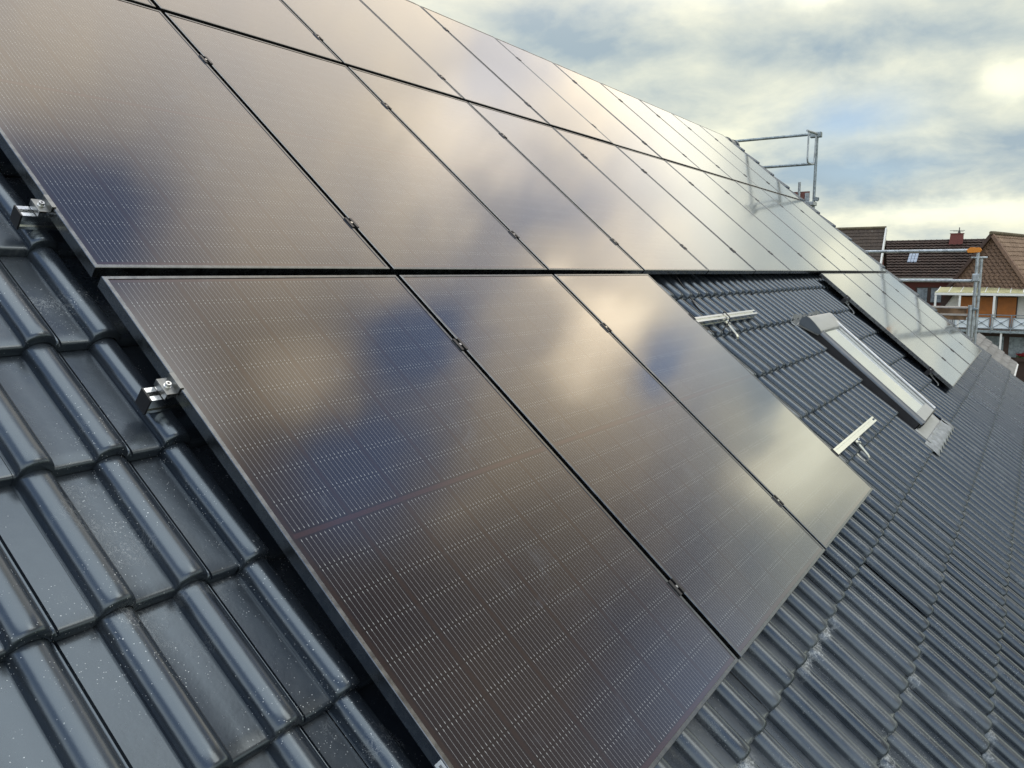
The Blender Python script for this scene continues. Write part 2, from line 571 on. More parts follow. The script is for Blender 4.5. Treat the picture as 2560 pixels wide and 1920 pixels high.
def build_tiles():
    prof = tile_profile()
    npf = len(prof)
    rows = [(0.0, -0.0245), (0.0005, -0.0065), (0.004, -0.0022), (0.012, -0.0003), (0.04, 0.0), (0.19, 0.0), (GAUGE + 0.03, 0.0)]
    nr = len(rows)
    V, T = [], []
    u_off = -0.052
    i0 = int(math.floor((U_MIN - u_off) / TW))
    i1 = int(math.ceil((U_MAX - u_off) / TW))
    k0 = int(math.floor((V_EAVE - V0) / GAUGE))
    k1 = int(math.ceil((V_RIDGE - V0) / GAUGE))
    w0, w1, wv0, wv1 = WIN
    for k in range(k0, k1):
        vb = V0 + k * GAUGE
        for i in range(i0, i1):
            ub = u_off + i * TW
            lo, hi, vf = U_MIN, U_MAX, vb
            segs = [(lo, hi, vb)]
            if vb < wv1 - 0.06 and vb + GAUGE > wv0 + 0.1:
                segs = [(lo, 5.292, vb), (6.085 if vb > -1.6 else 6.20, hi, vb)]
                if vb + GAUGE > wv1 + 0.02:        # the cut course above the window
                    segs = [(lo, w0, vb), (w0, 6.10, -0.345), (6.10, hi, vb)]
            for (a, c, vfr) in segs:
                if ub + TW <= a + 1e-6 or ub >= c - 1e-6:
                    continue
                px = np.clip(ub + prof[:, 0], a, c)
                jit = rng.normal(0, 1, 4)
                lift = 0.0012 * jit[0]
                dv = 0.0025 * jit[1]
                tiltu = 0.0060 * jit[2]
                g = np.zeros((nr, npf, 3))
                span = vb + GAUGE - vfr
                for r, (rv, rz) in enumerate(rows):
                    if r >= 5:
                        rv = rv - GAUGE + span if r == 6 else span * 0.55
                    vv = vfr + rv
                    slope = 0.026 * (1 - (vv - vb) / GAUGE)
                    g[r, :, 0] = px
                    g[r, :, 1] = vv + dv
                    zz = prof[:, 1].copy()
                    if r <= 2:                        # the roll's nose rounds off at the front edge
                        zz = zz * (1.0, 0.93, 0.97)[r]
                    g[r, :, 2] = N_PAN + slope + rz + zz + lift + tiltu * (prof[:, 0] - 0.15)
                V.append(g.reshape(-1, 3))
                T.append(rng.random())
    nt_ = len(V)
    verts = np.concatenate(V).astype(np.float32)
    base = np.arange(nt_)[:, None] * (nr * npf)
    q = []
    for r in range(nr - 1):
        for c in range(npf - 1):
            a = r * npf + c
            q.append((a, a + 1, a + 1 + npf, a + npf))
    q = np.array(q)
    faces = (base[:, :, None] + q[None]).reshape(-1, 4).astype(np.int32)
    me = bpy.data.meshes.new('roof')
    me.vertices.add(len(verts))
    me.vertices.foreach_set('co', verts.ravel())
    me.loops.add(faces.size)
    me.loops.foreach_set('vertex_index', faces.ravel())
    me.polygons.add(len(faces))
    me.polygons.foreach_set('loop_start', np.arange(0, faces.size, 4, dtype=np.int32))
    me.polygons.foreach_set('loop_total', np.full(len(faces), 4, dtype=np.int32))
    me.polygons.foreach_set('use_smooth', np.ones(len(faces), dtype=bool))
    at = me.attributes.new('tile', 'FLOAT', 'POINT')
    at.data.foreach_set('value', np.repeat(np.array(T, dtype=np.float32), nr * npf))
    me.materials.append(m_tile)
    me.update()
    me.validate()
    me.set_sharp_from_angle(angle=R(50))
    o = bpy.data.objects.new('roof', me)
    col.objects.link(o)
    o.rotation_euler = (BETA, 0, 0)
    o.parent = house
    return o


roof = build_tiles()
# boarding under the tiles so nothing shows through, and the far slope
b = MB()
b.box(U_MIN, U_MAX - 0.02, V_EAVE, V_RIDGE, -0.30, -0.165)
b.build('roof_deck', m_dkflash, house).rotation_euler = (BETA, 0, 0)
rg = P(0, V_RIDGE, -0.13)
b = MB()
b.prism([(rg.y, rg.z), (rg.y + 6.2, rg.z - 6.2 * SB / CB), (rg.y + 6.2, rg.z - 6.2 * SB / CB - 0.2), (rg.y, rg.z - 0.2)][::-1], U_MIN, U_MAX, 0)
b.build('rear_roof', m_tile, house)
# ridge of overlapping half-round caps with collars
b = MB()
cy_, cz_ = V_RIDGE + 0.02, -0.178
k = 0
u = U_MIN
while u < U_MAX - 0.05:
    for (a, c, r) in ((u, u + 0.305, 0.118), (u + 0.285, u + 0.354, 0.131)):
        vs, fs = [], []
        for e, uu in enumerate((a, c)):
            for s_ in range(15):
                t = PI * (-0.10 + 1.20 * s_ / 14)
                w = P(uu, cy_, cz_) + Vector((0, math.cos(t) * r, math.sin(t) * r))
                vs.append(w)
            for s_ in range(15):
                t = PI * (-0.10 + 1.20 * s_ / 14)
                w = P(uu, cy_, cz_) + Vector((0, math.cos(t) * (r - 0.014), math.sin(t) * (r - 0.014)))
                vs.append(w)
        for s_ in range(14):
            fs.append((s_, s_ + 1, 30 + s_ + 1, 30 + s_))
            fs.append((s_, 15 + s_, 15 + s_ + 1, s_ + 1))
            fs.append((30 + s_, 30 + s_ + 1, 45 + s_ + 1, 45 + s_))
        b.add(vs, fs)
    u += 0.354
b.build('ridge', m_tile, house, smooth=True)
# gable and eave walls, gutter
m_render = mat('cream_render', (0.55, 0.52, 0.45), 0.8, var=0.08, vscale=2, bump=0.2)
ev = P(0, V_EAVE, -0.3)
GROUND = -7.0
b = MB()
yr = rg.y + (rg.y - ev.y)
b.prism([(ev.y + 0.5, GROUND), (yr - 0.5, GROUND), (yr - 0.5, ev.z + 0.15), (rg.y, rg.z - 0.28), (ev.y + 0.5, ev.z + 0.15)], U_MIN + 0.25, U_MAX - 0.25, 0)
b.build('wall', m_render, house)
b = MB()
b.tube([(U_MIN, ev.y - 0.02, ev.z + 0.02), (U_MAX, ev.y - 0.02, ev.z + 0.02)], 0.065, 12)
b.build('gutter', m_galv, house, smooth=True)

# ---- roof window (part of the house)
rw = on_roof('roof_window', 0, 0, 0)
rw.parent = house
rw['label'] = 'pivot roof window with grey covers set into the dark tiles'
wu0, wu1, wv0, wv1 = 5.345, 6.065, -1.642, -0.60
b = MB()                                            # dark upstand all round, leaning outward
b.prism([(wu0 + 0.010, -0.155), (wu1 - 0.010, -0.155), (wu1 - 0.010, -0.045), (wu0 + 0.010, -0.045)][::1], -1.625, -0.52, 1)
b.build('upstand', m_dkflash, rw)
b = MB()
# side covers: an outer flange falling to the tiles and a rounded cover on top


def side_cover(b, ua, sgn):
    pr = [(0.006, -0.050), (0.0065, -0.044), (0.014, -0.034), (0.034, -0.024), (0.056, -0.018), (0.066, -0.022), (0.066, -0.050)]
    poly = [(ua + sgn * p[0], p[1]) for p in pr]
    if sgn > 0:
        poly = poly[::-1]
    b.prism(poly, wv0, wv1 + 0.06, 1)


side_cover(b, wu0, 1)
b.build('side_cover', m_winside, rw)
b = MB()
side_cover(b, wu1, -1)
b.build('side_cover', m_winside, rw)
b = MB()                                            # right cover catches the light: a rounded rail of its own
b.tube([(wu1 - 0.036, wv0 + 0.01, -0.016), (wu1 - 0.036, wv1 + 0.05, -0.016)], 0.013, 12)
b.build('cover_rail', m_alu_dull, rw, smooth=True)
for a_, c_ in ((wu0 + 0.0665, wu0 + 0.079), (wu1 - 0.098, wu1 - 0.0865)):
    b = MB()
    b.box(a_, c_, wv0 + 0.085, wv1, -0.034, -0.021)
    b.build('glazing_bar', m_alu_dull, rw)
b = MB()
b.box(wu0 + 0.067, wu1 - 0.067, wv0 + 0.004, wv0 + 0.086, -0.045, -0.022)
b.build('bottom_cover', m_winhood, rw, bevel=0.003)
b = MB()
b.box(wu0 + 0.002, wu1 - 0.002, wv0 - 0.006, wv0 + 0.003, -0.075, -0.026)
b.build('bottom_rail', m_black, rw)
# pane
m_pane = mat('window_pane', (0.40, 0.44, 0.42), 0.05, 0.0, 1.8)
m_pane.node_tree.nodes['Principled BSDF'].inputs['Coat Weight'].default_value = 1.0
b = MB()
b.box(wu0 + 0.0795, wu1 - 0.0985, wv0 + 0.0865, wv1 + 0.01, -0.042, -0.036)
b.build('pane', m_pane, rw)
# rounded hood
b = MB()
hp = [(-0.50, -0.105), (-0.660, -0.06), (-0.660, -0.028), (-0.654, -0.018), (-0.640, -0.012), (-0.58, -0.002), (-0.525, 0.002), (-0.506, -0.004), (-0.492, -0.022), (-0.486, -0.06)]
b.prism(hp[::-1], 5.322, 6.082, 0)
b.build('hood', m_winhood, rw, smooth=True, bevel=0.002)
b = MB()
b.prism([(p[0] * 1.0, p[1] - 0.001) for p in [(-0.50, -0.085), (-0.640, -0.050), (-0.664, -0.040), (-0.664, -0.028), (-0.657, -0.017), (-0.641, -0.011), (-0.58, -0.001), (-0.523, 0.003), (-0.503, -0.003), (-0.488, -0.022), (-0.484, -0.06)]][::-1], 5.300, 5.3218, 0)
b.build('hood_end', m_winside, rw, smooth=True)
# flashing: side gutters, apron that follows the rolls, crumpled head sheet
b = MB()
b.box(5.20, 5.352, -1.706, -0.47, -0.150, -0.122)
b.build('side_flashing', m_dkflash, rw)
b = MB()
b.box(6.062, 6.20, -1.69, -0.45, -0.150, -0.112)
b.build('side_flashing', m_dkflash, rw)
b = MB()
b.box(5.30, 6.20, -1.742, -1.632, -0.135, -0.088)
b.build('sill_flashing', m_winhood, rw, bevel=0.004)
b = MB()
nu, nv = 90, 7
vs, fs = [], []
for j in range(nv):
    for i in range(nu + 1):
        uu = 5.14 + (6.29 - 5.14) * i / nu
        ph = ((uu + 0.052 - 0.040) % 0.1505) / 0.1505
        wv = 0.5 + 0.5 * math.cos(2 * PI * ph)
        tt = j / (nv - 1)
        vv = -1.735 - tt * (0.105 + 0.030 * (1 - wv))
        nn = -0.088 + 0.004 - tt * 0.006 + (wv ** 1.2) * 0.022 * min(1, tt * 1.6)
        vs.append((uu, vv, nn + (0.004 if tt < 0.01 else 0)))
for j in range(nv - 1):
    for i in range(nu):
        a = j * (nu + 1) + i
        fs.append((a, a + nu + 1, a + nu + 2, a + 1))
b.add(vs, fs)
apron = b.build('apron', m_lead, rw, smooth=True)
sm_ = apron.modifiers.new('thick', 'SOLIDIFY')
sm_.thickness = 0.003
b = MB()
vs, fs = [], []
prof_h = [(-0.30, -0.125), (-0.36, -0.122), (-0.40, -0.118), (-0.425, -0.112), (-0.437, -0.085), (-0.430, -0.058), (-0.452, -0.092), (-0.478, -0.105), (-0.50, -0.10)]
nn_ = 26
for j, (vv, nn) in enumerate(prof_h):
    for i in range(nn_ + 1):
        uu = 5.215 + (6.13 - 5.215) * i / nn_
        wob = 0.006 * math.sin(i * 1.3 + j) + 0.004 * math.sin(i * 2.9 + j * 2.1)
        vs.append((uu, vv + wob + 0.0, nn + wob * 0.8 + (0.010 * math.sin(i * 0.35) if j in (4, 5, 6) else 0)))
for j in range(len(prof_h) - 1):
    for i in range(nn_):
        a = j * (nn_ + 1) + i
        fs.append((a, a + nn_ + 1, a + nn_ + 2, a + 1))
b.add(vs, fs)
hf = b.build('head_flashing', m_lead, rw, smooth=True)
hf.modifiers.new('thick', 'SOLIDIFY').thickness = 0.003

# ---------------------------------------------------------------- solar panels
ORD = ['first', 'second', 'third', 'fourth', 'fifth', 'sixth', 'seventh', 'eighth', 'ninth', 'tenth', 'eleventh']
m_cells = glass_cells()
FH, LIP = 0.032, 0.0105


def make_panel():
    root = on_roof('solar_panel', 0, 0, 0)
    # local: x 0..PW, y -PH..0, top at z = 0
    b = MB()
    outer = [(0, -PH), (PW, -PH), (PW, 0), (0, 0)]
    inner = [(LIP, -PH + LIP), (PW - LIP, -PH + LIP), (PW - LIP, -LIP), (LIP, -LIP)]
    ch = 0.0012
    lev = [([(x, y) for x, y in outer], -FH), ([(x, y) for x, y in outer], -ch),
           ([(x + (ch if x == 0 else -ch), y + (ch if y == -PH else -ch)) for x, y in outer], 0.0),
           (inner, 0.0), (inner, -0.0045)]
    vs = [(x, y, z) for ring, z in lev for x, y in ring]
    fs = []
    for l in range(len(lev) - 1):
        for k in range(4):
            a, c = l * 4 + k, l * 4 + (k + 1) % 4
            fs.append((a, c, c + 4, a + 4))
    b.add(vs, fs)
    # bottom return flange and back sheet
    b.add([(0.0005, -PH + 0.0005, -FH), (PW - 0.0005, -PH + 0.0005, -FH), (PW - 0.0005, -0.0005, -FH), (0.0005, -0.0005, -FH)], [(3, 2, 1, 0)])
    b.build('frame', m_frame, root)
    b = MB()
    e = LIP - 0.003
    b.box(e, PW - e, -PH + e, -e, -0.0065, -0.0018)
    b.build('glass', m_cells, root)
    return root


proto = make_panel()
first = True
ROWS = {0: 2 * PV, 1: PV, 2: 0.0}
RN = {0: 'top', 1: 'middle', 2: 'bottom'}
panels = {}
for row in (2, 1, 0):
    cols = range(11) if row < 2 else (0, 1, 2, 7, 8, 9, 10)
    for c in cols:
        o = proto if first else copy_tree(proto)
        first = False
        jz = random.gauss(0, 0.0004)
        o.location = P(c * PU, ROWS[row], jz)
        o.rotation_euler = (BETA + random.gauss(0, 0.0006), random.gauss(0, 0.0007), 0)
        if row == 2 and c < 3:
            lab = ['black solar panel nearest the camera, first of the bottom row, seen largest',
                   'bottom row solar panel next to the nearest one, second from the left edge',
                   'bottom row solar panel whose far edge borders the bare tiles and rail ends'][c]
        elif row == 2:
            lab = 'bottom row solar panel beyond the roof window, ' + ['closest to the window', 'second from the window', 'third from the window', 'last one at the gable end'][c - 7]
        elif c == 10:
            lab = 'black solar panel in the %s row, last one at the far gable end' % RN[row]
        else:
            lab = 'black solar panel in the %s row, %s from the near left end' % (RN[row], ORD[c])
        tag(o, lab, 'solar panel', 'solar panels mounted on the roof')
        panels[(row, c)] = o
# small white sticker on the side of the nearest frame
b = MB()
b.box(-0.0012, -0.0003, -1.372, -1.345, -0.026, -0.004)
m_stick = mat('sticker_white', (0.72, 0.76, 0.78), 0.5)
st = b.build('sticker', m_stick, panels[(2, 0)])
b = MB()
for q in range(5):
    b.box(-0.0016, -0.0011, -1.362 + q * 0.0022, -1.3608 + q * 0.0022, -0.018, -0.010)
b.build('print', m_black, st)

# ---------------------------------------------------------------- rails
RV_HI, RV_LO = -0.359, -1.390     # rail lines inside one panel, from its top edge


def rail(u0, u1, v, label, caps=(True, True)):
    L = u1 - u0
    root = on_roof('mounting_rail', u0, v, -FH)
    top = -0.0005
    pr = [(-0.0195, -0.042), (0.0195, -0.042), (0.0195, -0.034), (0.0165, -0.030), (0.0165, -0.022), (0.0195, -0.018), (0.0195, top), (0.0065, top),
          (0.0065, -0.004), (0.0105, -0.006), (0.0105, -0.016), (-0.0105, -0.016), (-0.0105, -0.006), (-0.0065, -0.004), (-0.0065, top), (-0.0195, top),
          (-0.0195, -0.018), (-0.0165, -0.022), (-0.0165, -0.030), (-0.0195, -0.034)]
    b = MB()
    b.prism(pr, 0.0, L, 0)
    b.build('profile', m_alu, root)
    for s_, on in ((0, caps[0]), (1, caps[1])):
        if on:
            b = MB()
            x = -0.0045 if s_ == 0 else L + 0.0003
            b.box(x, x + 0.0042, -0.0205, 0.0205, -0.0435, 0.0005)
            b.build('end_cap', m_black, root)
    tag(root, label, 'rail', 'aluminium mounting rails under the panels')
    return root


NE = 3 * PU - GU
rail(-0.062, 11 * PU, PV + RV_LO, 'aluminium rail end sticking out left of the middle row by its lower clamp', (True, False))
rail(-0.056, 4.405, RV_HI, 'upper aluminium rail of the bottom row, its far end lying free over bare tiles', (True, False))
rail(-0.056, 4.445, RV_LO, 'lower aluminium rail of the bottom row, its far end lying free over bare tiles', (True, False))
rail(7 * PU - 0.055, 11 * PU, RV_HI, 'upper rail under the four panels beyond the roof window', (True, False))
rail(7 * PU - 0.055, 11 * PU, RV_LO, 'lower rail under the four panels beyond the roof window', (True, False))

# ---------------------------------------------------------------- roof hooks


def hook(u, v, label, m):
    """steel strap that comes out of a lap, bends up and carries the rail"""
    root = on_roof('roof_hook', u, v, -FH)
    b = MB()
    pts = [(0.005, -0.035, -0.034), (0.0, -0.046, -0.035), (-0.002, -0.055, -0.036), (-0.004, -0.090, -0.040), (-0.006, -0.128, -0.0445), (-0.007, -0.142, -0.049), (-0.008, -0.150, -0.058), (-0.008, -0.150, -0.070), (-0.008, -0.143, -0.080),
           (-0.008, -0.125, -0.0835), (-0.008, -0.03, -0.0805)]
    b.flat_strip(pts, (1, 0, 0), 0.037, 0.007)
    b.build('strap', m, root)
    b = MB()
    b.box(-0.022, 0.026, -0.052, -0.0215, -0.036, -0.030)
    b.box(-0.022, 0.026, -0.0255, -0.0205, -0.030, -0.008)
    b.build('bracket', m, root)
    b = MB()
    b.tube([(0.002, -0.046, -0.030), (0.002, -0.046, -0.020)], 0.0085, 6)
    b.tube([(0.004, -0.0205, -0.016), (0.004, -0.034, -0.016)], 0.0065, 6)
    b.build('bolt', m_steel, root)
    tag(root, label, 'roof hook', 'steel roof hooks carrying the rails')
    return root


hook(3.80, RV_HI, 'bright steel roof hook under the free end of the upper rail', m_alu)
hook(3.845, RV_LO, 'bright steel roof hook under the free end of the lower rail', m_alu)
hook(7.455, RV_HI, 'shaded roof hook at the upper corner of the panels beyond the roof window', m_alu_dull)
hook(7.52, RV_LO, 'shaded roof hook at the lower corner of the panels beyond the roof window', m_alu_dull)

# ---------------------------------------------------------------- clamps


def make_mid():
    root = on_roof('mid_clamp', 0, 0, 0)
    b = MB()
    g = GU / 2
    b.box(-g - 0.007, -g + 0.004, -0.026, 0.026, 0.0006, 0.0038)
    b.box(g - 0.004, g + 0.007, -0.026, 0.026, 0.0006, 0.0038)
    b.box(-g + 0.001, -g + 0.004, -0.026, 0.026, -0.016, 0.0006)
    b.box(g - 0.004, g - 0.001, -0.026, 0.026, -0.016, 0.0006)
    b.box(-g + 0.004, g - 0.004, -0.026, 0.026, -0.016, -0.012)
    b.build('clamp_body', m_clamp, root)
    b = MB()
    b.tube([(0, 0, -0.012), (0, 0, -0.0075)], 0.0062, 12)
    b.tube([(0, 0, -0.0075), (0, 0, 0.0035)], 0.0048, 12)
    b.build('bolt', m_steel, root)
    return root


def in_view(p):
    q = cam.matrix_world.inverted() @ p
    if q.z > -0.1:
        return False
    f = 1976.98 / 2560
    x, y = q.x / -q.z * f, q.y / -q.z * f
    return abs(x) < 0.505 and abs(y) < 0.38


midp = make_mid()
first = True
for row in (0, 1, 2):
    for c in range(1, 11):
        if row == 2 and c in (3, 4, 5, 6, 7):
            continue
        for hi, rv in ((True, RV_HI), (False, RV_LO)):
            pos = P(c * PU - GU / 2, ROWS[row] + rv + random.gauss(0, 0.004), 0.0)
            if not in_view(pos):
                continue
            o = midp if first else copy_tree(midp)
            first = False
            o.location = pos
            o.rotation_euler = (BETA, 0, random.gauss(0, 0.008))
            wh = 'upper' if hi else 'lower'
            if row == 2 and c < 3:
                lab = '%s dark clamp between the %s and %s panels of the near bottom row' % (wh, ORD[c - 1], ORD[c])
            elif row == 2:
                lab = '%s dark clamp in the %s gap of the panels beyond the roof window' % (wh, ORD[c - 8])
            else:
                lab = '%s dark clamp between the %s and %s panels of the %s row' % (wh, ORD[c - 1], ORD[c], RN[row])
            tag(o, lab, 'clamp', 'dark clamps in the gaps between panels')


def end_clamp(u, v, label, side=-1, m=None, row_z=0.0):
    """z-shaped end clamp: side -1 stands left of a panel edge, +1 right of it"""
    root = on_roof('end_clamp', u, v, 0)
    s_ = side
    b = MB()

    def bx(x0, x1, z0, z1):
        a, c = sorted((s_ * x0, s_ * x1))
        b.box(a, c, -0.025, 0.025, z0, z1)
    bx(-0.0075, 0.0036, 0.0006, 0.0032)      # lip over the frame
    bx(0.0006, 0.0036, -0.0155, 0.0006)      # upright against the frame
    bx(0.0036, 0.0300, -0.0155, -0.0125)     # shelf
    bx(0.0275, 0.0300, -0.0300, -0.0155)     # foot standing on the rail
    b.build('bracket', m or m_clampgrey, root, bevel=0.0006)
    b = MB()
    x = s_ * 0.0165
    b.tube([(x, 0, -0.0125), (x, 0, -0.0105)], 0.0088, 16)
    b.tube([(x, 0, -0.0105), (x, 0, -0.0025)], 0.0066, 16)
    bo = b.build('bolt', m_steel, root)
    b = MB()
    b.tube([(x, 0, -0.0026), (x, 0, -0.0020)], 0.0030, 6)
    b.build('socket', m_black, bo)
    tag(root, label, 'clamp', 'end clamps holding the outer panel edges')
    return root


end_clamp(0, PV + RV_LO, 'silver end clamp on the left edge of the middle row')
end_clamp(0, RV_HI, 'silver end clamp on the left edge of the nearest bottom row panel')
end_clamp(NE, RV_HI, 'black end clamp where the upper free rail leaves the near bottom row', 1, m_black)
end_clamp(NE, RV_LO, 'black end clamp where the lower free rail leaves the near bottom row', 1, m_black)
end_clamp(7 * PU, RV_HI, 'upper shaded end clamp on the panels beyond the roof window', -1, m_clamp)
end_clamp(7 * PU, RV_LO, 'lower shaded end clamp on the panels beyond the roof window', -1, m_clamp)

# ---------------------------------------------------------------- cables
def smooth_path(pts, n=8):
    pts = [Vector(p) for p in pts]
    out = []
    for i in range(len(pts) - 1):
        p0, p1, p2, p3 = pts[max(i - 1, 0)], pts[i], pts[i + 1], pts[min(i + 2, len(pts) - 1)]
        for k in range(n):
            t = k / n
            out.append(0.5 * ((2 * p1) + (p2 - p0) * t + (2 * p0 - 5 * p1 + 4 * p2 - p3) * t * t + (3 * p1 - p0 - 3 * p2 + p3) * t ** 3))
    out.append(pts[-1])
    return out


def cable(pts, r, label):
    root = on_roof('cable', 0, 0, 0)
    b = MB()
    b.tube(smooth_path(pts), r, 8)
    b.build('lead', m_black, root, smooth=True)
    tag(root, label, 'cable')
    return root


c1 = cable([(3.76, 0.10, -0.055), (3.765, 0.05, -0.060), (3.742, -0.06, -0.075), (3.728, -0.13, -0.088), (3.715, -0.20, -0.097), (3.72, -0.25, -0.098), (3.76, -0.31, -0.086), (3.80, -0.333, -0.070), (3.84, -0.338, -0.052)], 0.0042,
           'thin black cable hanging from the middle row down to the upper rail')
c2 = cable([(3.84, -0.334, -0.056), (3.80, -0.332, -0.0265), (3.795, -0.359, -0.0245), (3.795, -0.385, -0.028), (3.79, -0.40, -0.055), (3.70, -0.422, -0.084), (3.60, -0.430, -0.088), (3.50, -0.425, -0.080), (3.40, -0.40, -0.075)], 0.0036,
           'grey cable looped round the upper rail and running back under the panel')
b = MB()
b.box(3.37, 3.46, -0.414, -0.390, -0.086, -0.070)
b.build('plug', m_black, c2)

# ---------------------------------------------------------------- scaffold beyond the gable
SX = 13.32
m_wood = mat('weathered_plank', (0.24, 0.15, 0.085), 0.75, var=0.4, vscale=9, bump=0.3)
m_redboard = mat('red_toe_board', (0.22, 0.085, 0.07), 0.7, var=0.3, vscale=12)
m_pale = mat('bleached_plank_edge', (0.50, 0.46, 0.42), 0.7, var=0.15, vscale=10)
m_orange = mat('orange_clip', (0.75, 0.26, 0.02), 0.5)


def T(b, *pts, r=0.0242, seg=12):
    b.tube(pts, r, seg)


sa = empty('scaffold', (SX, 1.49, GROUND))
tag(sa, 'galvanised scaffold bay with hoop gate and red toe board standing behind the ridge', 'scaffold', 'scaffold bays at the far gable')


def L(base, x, y, z): return (x - base[0], y - base[1], z - base[2])


ba = (SX, 1.49, GROUND)
b = MB(); T(b, L(ba, SX, 1.49, GROUND), L(ba, SX, 1.49, 2.30)); b.build('post', m_galv_dk, sa, smooth=True)
b = MB(); T(b, L(ba, SX, 1.50, 2.325), L(ba, SX, 4.3, 2.325)); b.build('guard_rail', m_galv_dk, sa, smooth=True)
b = MB(); T(b, L(ba, SX, 1.50, 1.835), L(ba, SX, 4.3, 1.835)); b.build('guard_rail', m_galv_dk, sa, smooth=True)
b = MB()
T(b, L(ba, 12.86, 1.545, 2.315), L(ba, SX + 0.10, 1.455, 2.315), r=0.019)
b.build('cross_tube', m_galv, sa, smooth=True)
b = MB()
T(b, *[L(ba, *q) for q in smooth_path([(12.93, 1.535, 2.30), (12.93, 1.535, 1.92), (12.94, 1.535, 1.85), (12.98, 1.53, 1.815), (13.20, 1.51, 1.81), (13.25, 1.505, 1.85), (13.26, 1.50, 1.95), (13.27, 1.495, 2.30)], 4)], r=0.0145, seg=10)
b.build('hoop_gate', m_galv, sa, smooth=True)
b = MB(); b.box(*(v - ba[0] for v in (SX - 0.05, SX + 0.045)), 1.415 - ba[1], 1.60 - ba[1], 2.262 - ba[2], 2.352 - ba[2]); b.build('coupler', m_galv_dk, sa, bevel=0.012)
b = MB(); b.box(*(v - ba[0] for v in (SX - 0.10, SX - 0.07)), 1.545 - ba[1], 3.4 - ba[1], 1.215 - ba[2], 1.372 - ba[2]); b.build('toe_board', m_redboard, sa)
b = MB(); b.box(*(v - ba[0] for v in (SX - 0.16, SX - 0.12)), 1.74 - ba[1], 3.4 - ba[1], 1.10 - ba[2], 1.235 - ba[2]); b.build('deck_plank', m_galv, sa)
b = MB(); T(b, L(ba, SX - 0.22, 1.685, 0.6), L(ba, SX - 0.22, 1.685, 1.52), r=0.022); b.build('stub_post', m_galv, sa, smooth=True)
b = MB(); b.box(*(v - ba[0] for v in (SX - 0.24, SX + 0.03)), 1.44 - ba[1], 1.68 - ba[1], 1.13 - ba[2], 1.19 - ba[2]); b.build('bracket_beam', m_galv, sa, bevel=0.006)
b = MB(); b.box(*(v - ba[0] for v in (SX - 0.13, SX - 0.11)), 1.54 - ba[1], 1.61 - ba[1], 1.20 - ba[2], 1.345 - ba[2]); b.build('toe_board_clip', m_galv, sa)
b = MB(); T(b, L(ba, SX, 1.49, 1.17), L(ba, SX - 0.05, 1.53, 0.7), r=0.015); T(b, L(ba, SX - 0.1, 1.66, 1.15), L(ba, SX, 1.50, 0.85), r=0.012); b.build('brace', m_galv, sa, smooth=True)
b = MB(); b.tube([L(ba, SX - 0.05, 1.44, 1.24), L(ba, SX + 0.02, 1.44, 1.24)], 0.035, 8); b.tube([L(ba, SX - 0.03, 1.40, 1.26), L(ba, SX - 0.03, 1.50, 1.22)], 0.016, 8); b.build('wedge_coupler', m_galv_dk, sa)

bb = (SX, -1.0, GROUND)
sb = empty('scaffold', bb)
tag(sb, 'galvanised scaffold bay with orange clip and wooden boards below the eaves of the far gable', 'scaffold', 'scaffold bays at the far gable')
b = MB(); T(b, L(bb, SX, -1.005, GROUND), L(bb, SX, -1.005, 0.31), r=0.0255); b.build('post', m_galv, sb, smooth=True)
b = MB(); T(b, L(bb, SX + 0.07, -1.055, GROUND), L(bb, SX + 0.07, -1.055, 0.22), r=0.022); b.build('spigot_tube', m_galv, sb, smooth=True)
b = MB(); T(b, L(bb, SX - 0.12, -0.965, GROUND), L(bb, SX - 0.12, -0.965, -0.50), r=0.030); b.build('stub_post', m_galv, sb, smooth=True)
b = MB(); T(b, L(bb, SX, -1.03, 0.345), L(bb, SX, 2.2, 0.345), r=0.026); b.build('guard_rail', m_galv, sb, smooth=True)
b = MB(); T(b, L(bb, SX, -0.97, -0.125), L(bb, SX, 2.2, -0.125), r=0.0245); b.build('guard_rail', m_galv, sb, smooth=True)
b = MB()
b.prism([(-0.87 - bb[1], 0.305 - bb[2]), (-1.03 - bb[1], 0.312 - bb[2]), (-1.055 - bb[1], 0.345 - bb[2]), (-1.03 - bb[1], 0.385 - bb[2]), (-0.90 - bb[1], 0.390 - bb[2]), (-0.845 - bb[1], 0.35 - bb[2])], -0.045, 0.02, 0)
b.build('orange_clip', m_orange, sb, bevel=0.006)
b = MB(); T(b, L(bb, SX - 0.05, -0.92, 0.235), L(bb, SX + 0.05, -1.13, 0.235), r=0.014); b.build('cross_pin', m_galv, sb, smooth=True)
b = MB(); b.box(-0.05, 0.05, -0.055, 0.05, -0.135 - bb[2], -0.015 - bb[2]); b.build('coupler', m_galv, sb, bevel=0.012)
b = MB(); b.box(-0.05, 0.06, -0.07, 0.06, -0.585 - bb[2], -0.545 - bb[2]); b.build('coupler', m_galv_dk, sb, bevel=0.01)
for (z0, z1, xo) in ((-0.635, -0.555, -0.06), (-0.735, -0.668, -0.06)):
    b = MB()
    b.mi = 0
    b.box(xo - 0.03, xo + 0.0, 0.08, 3.2, z0 - bb[2], z1 - bb[2])
    b.mi = 1
    b.box(xo - 0.06, xo + 0.12, 0.075, 3.2, z1 - bb[2] + 0.002, z1 - bb[2] + 0.026)
    b.build('wooden_board', [m_wood, m_pale], sb)

# ---------------------------------------------------------------- ground
m_ground = mat('garden_ground', (0.075, 0.09, 0.05), 0.9, var=0.4, vscale=0.4)
b = MB()
b.add([(-900, -900, GROUND), (900, -900, GROUND), (900, 900, GROUND), (-900, 900, GROUND)], [(0, 1, 2, 3)])
tag(b.build('ground', m_ground), kind='structure')

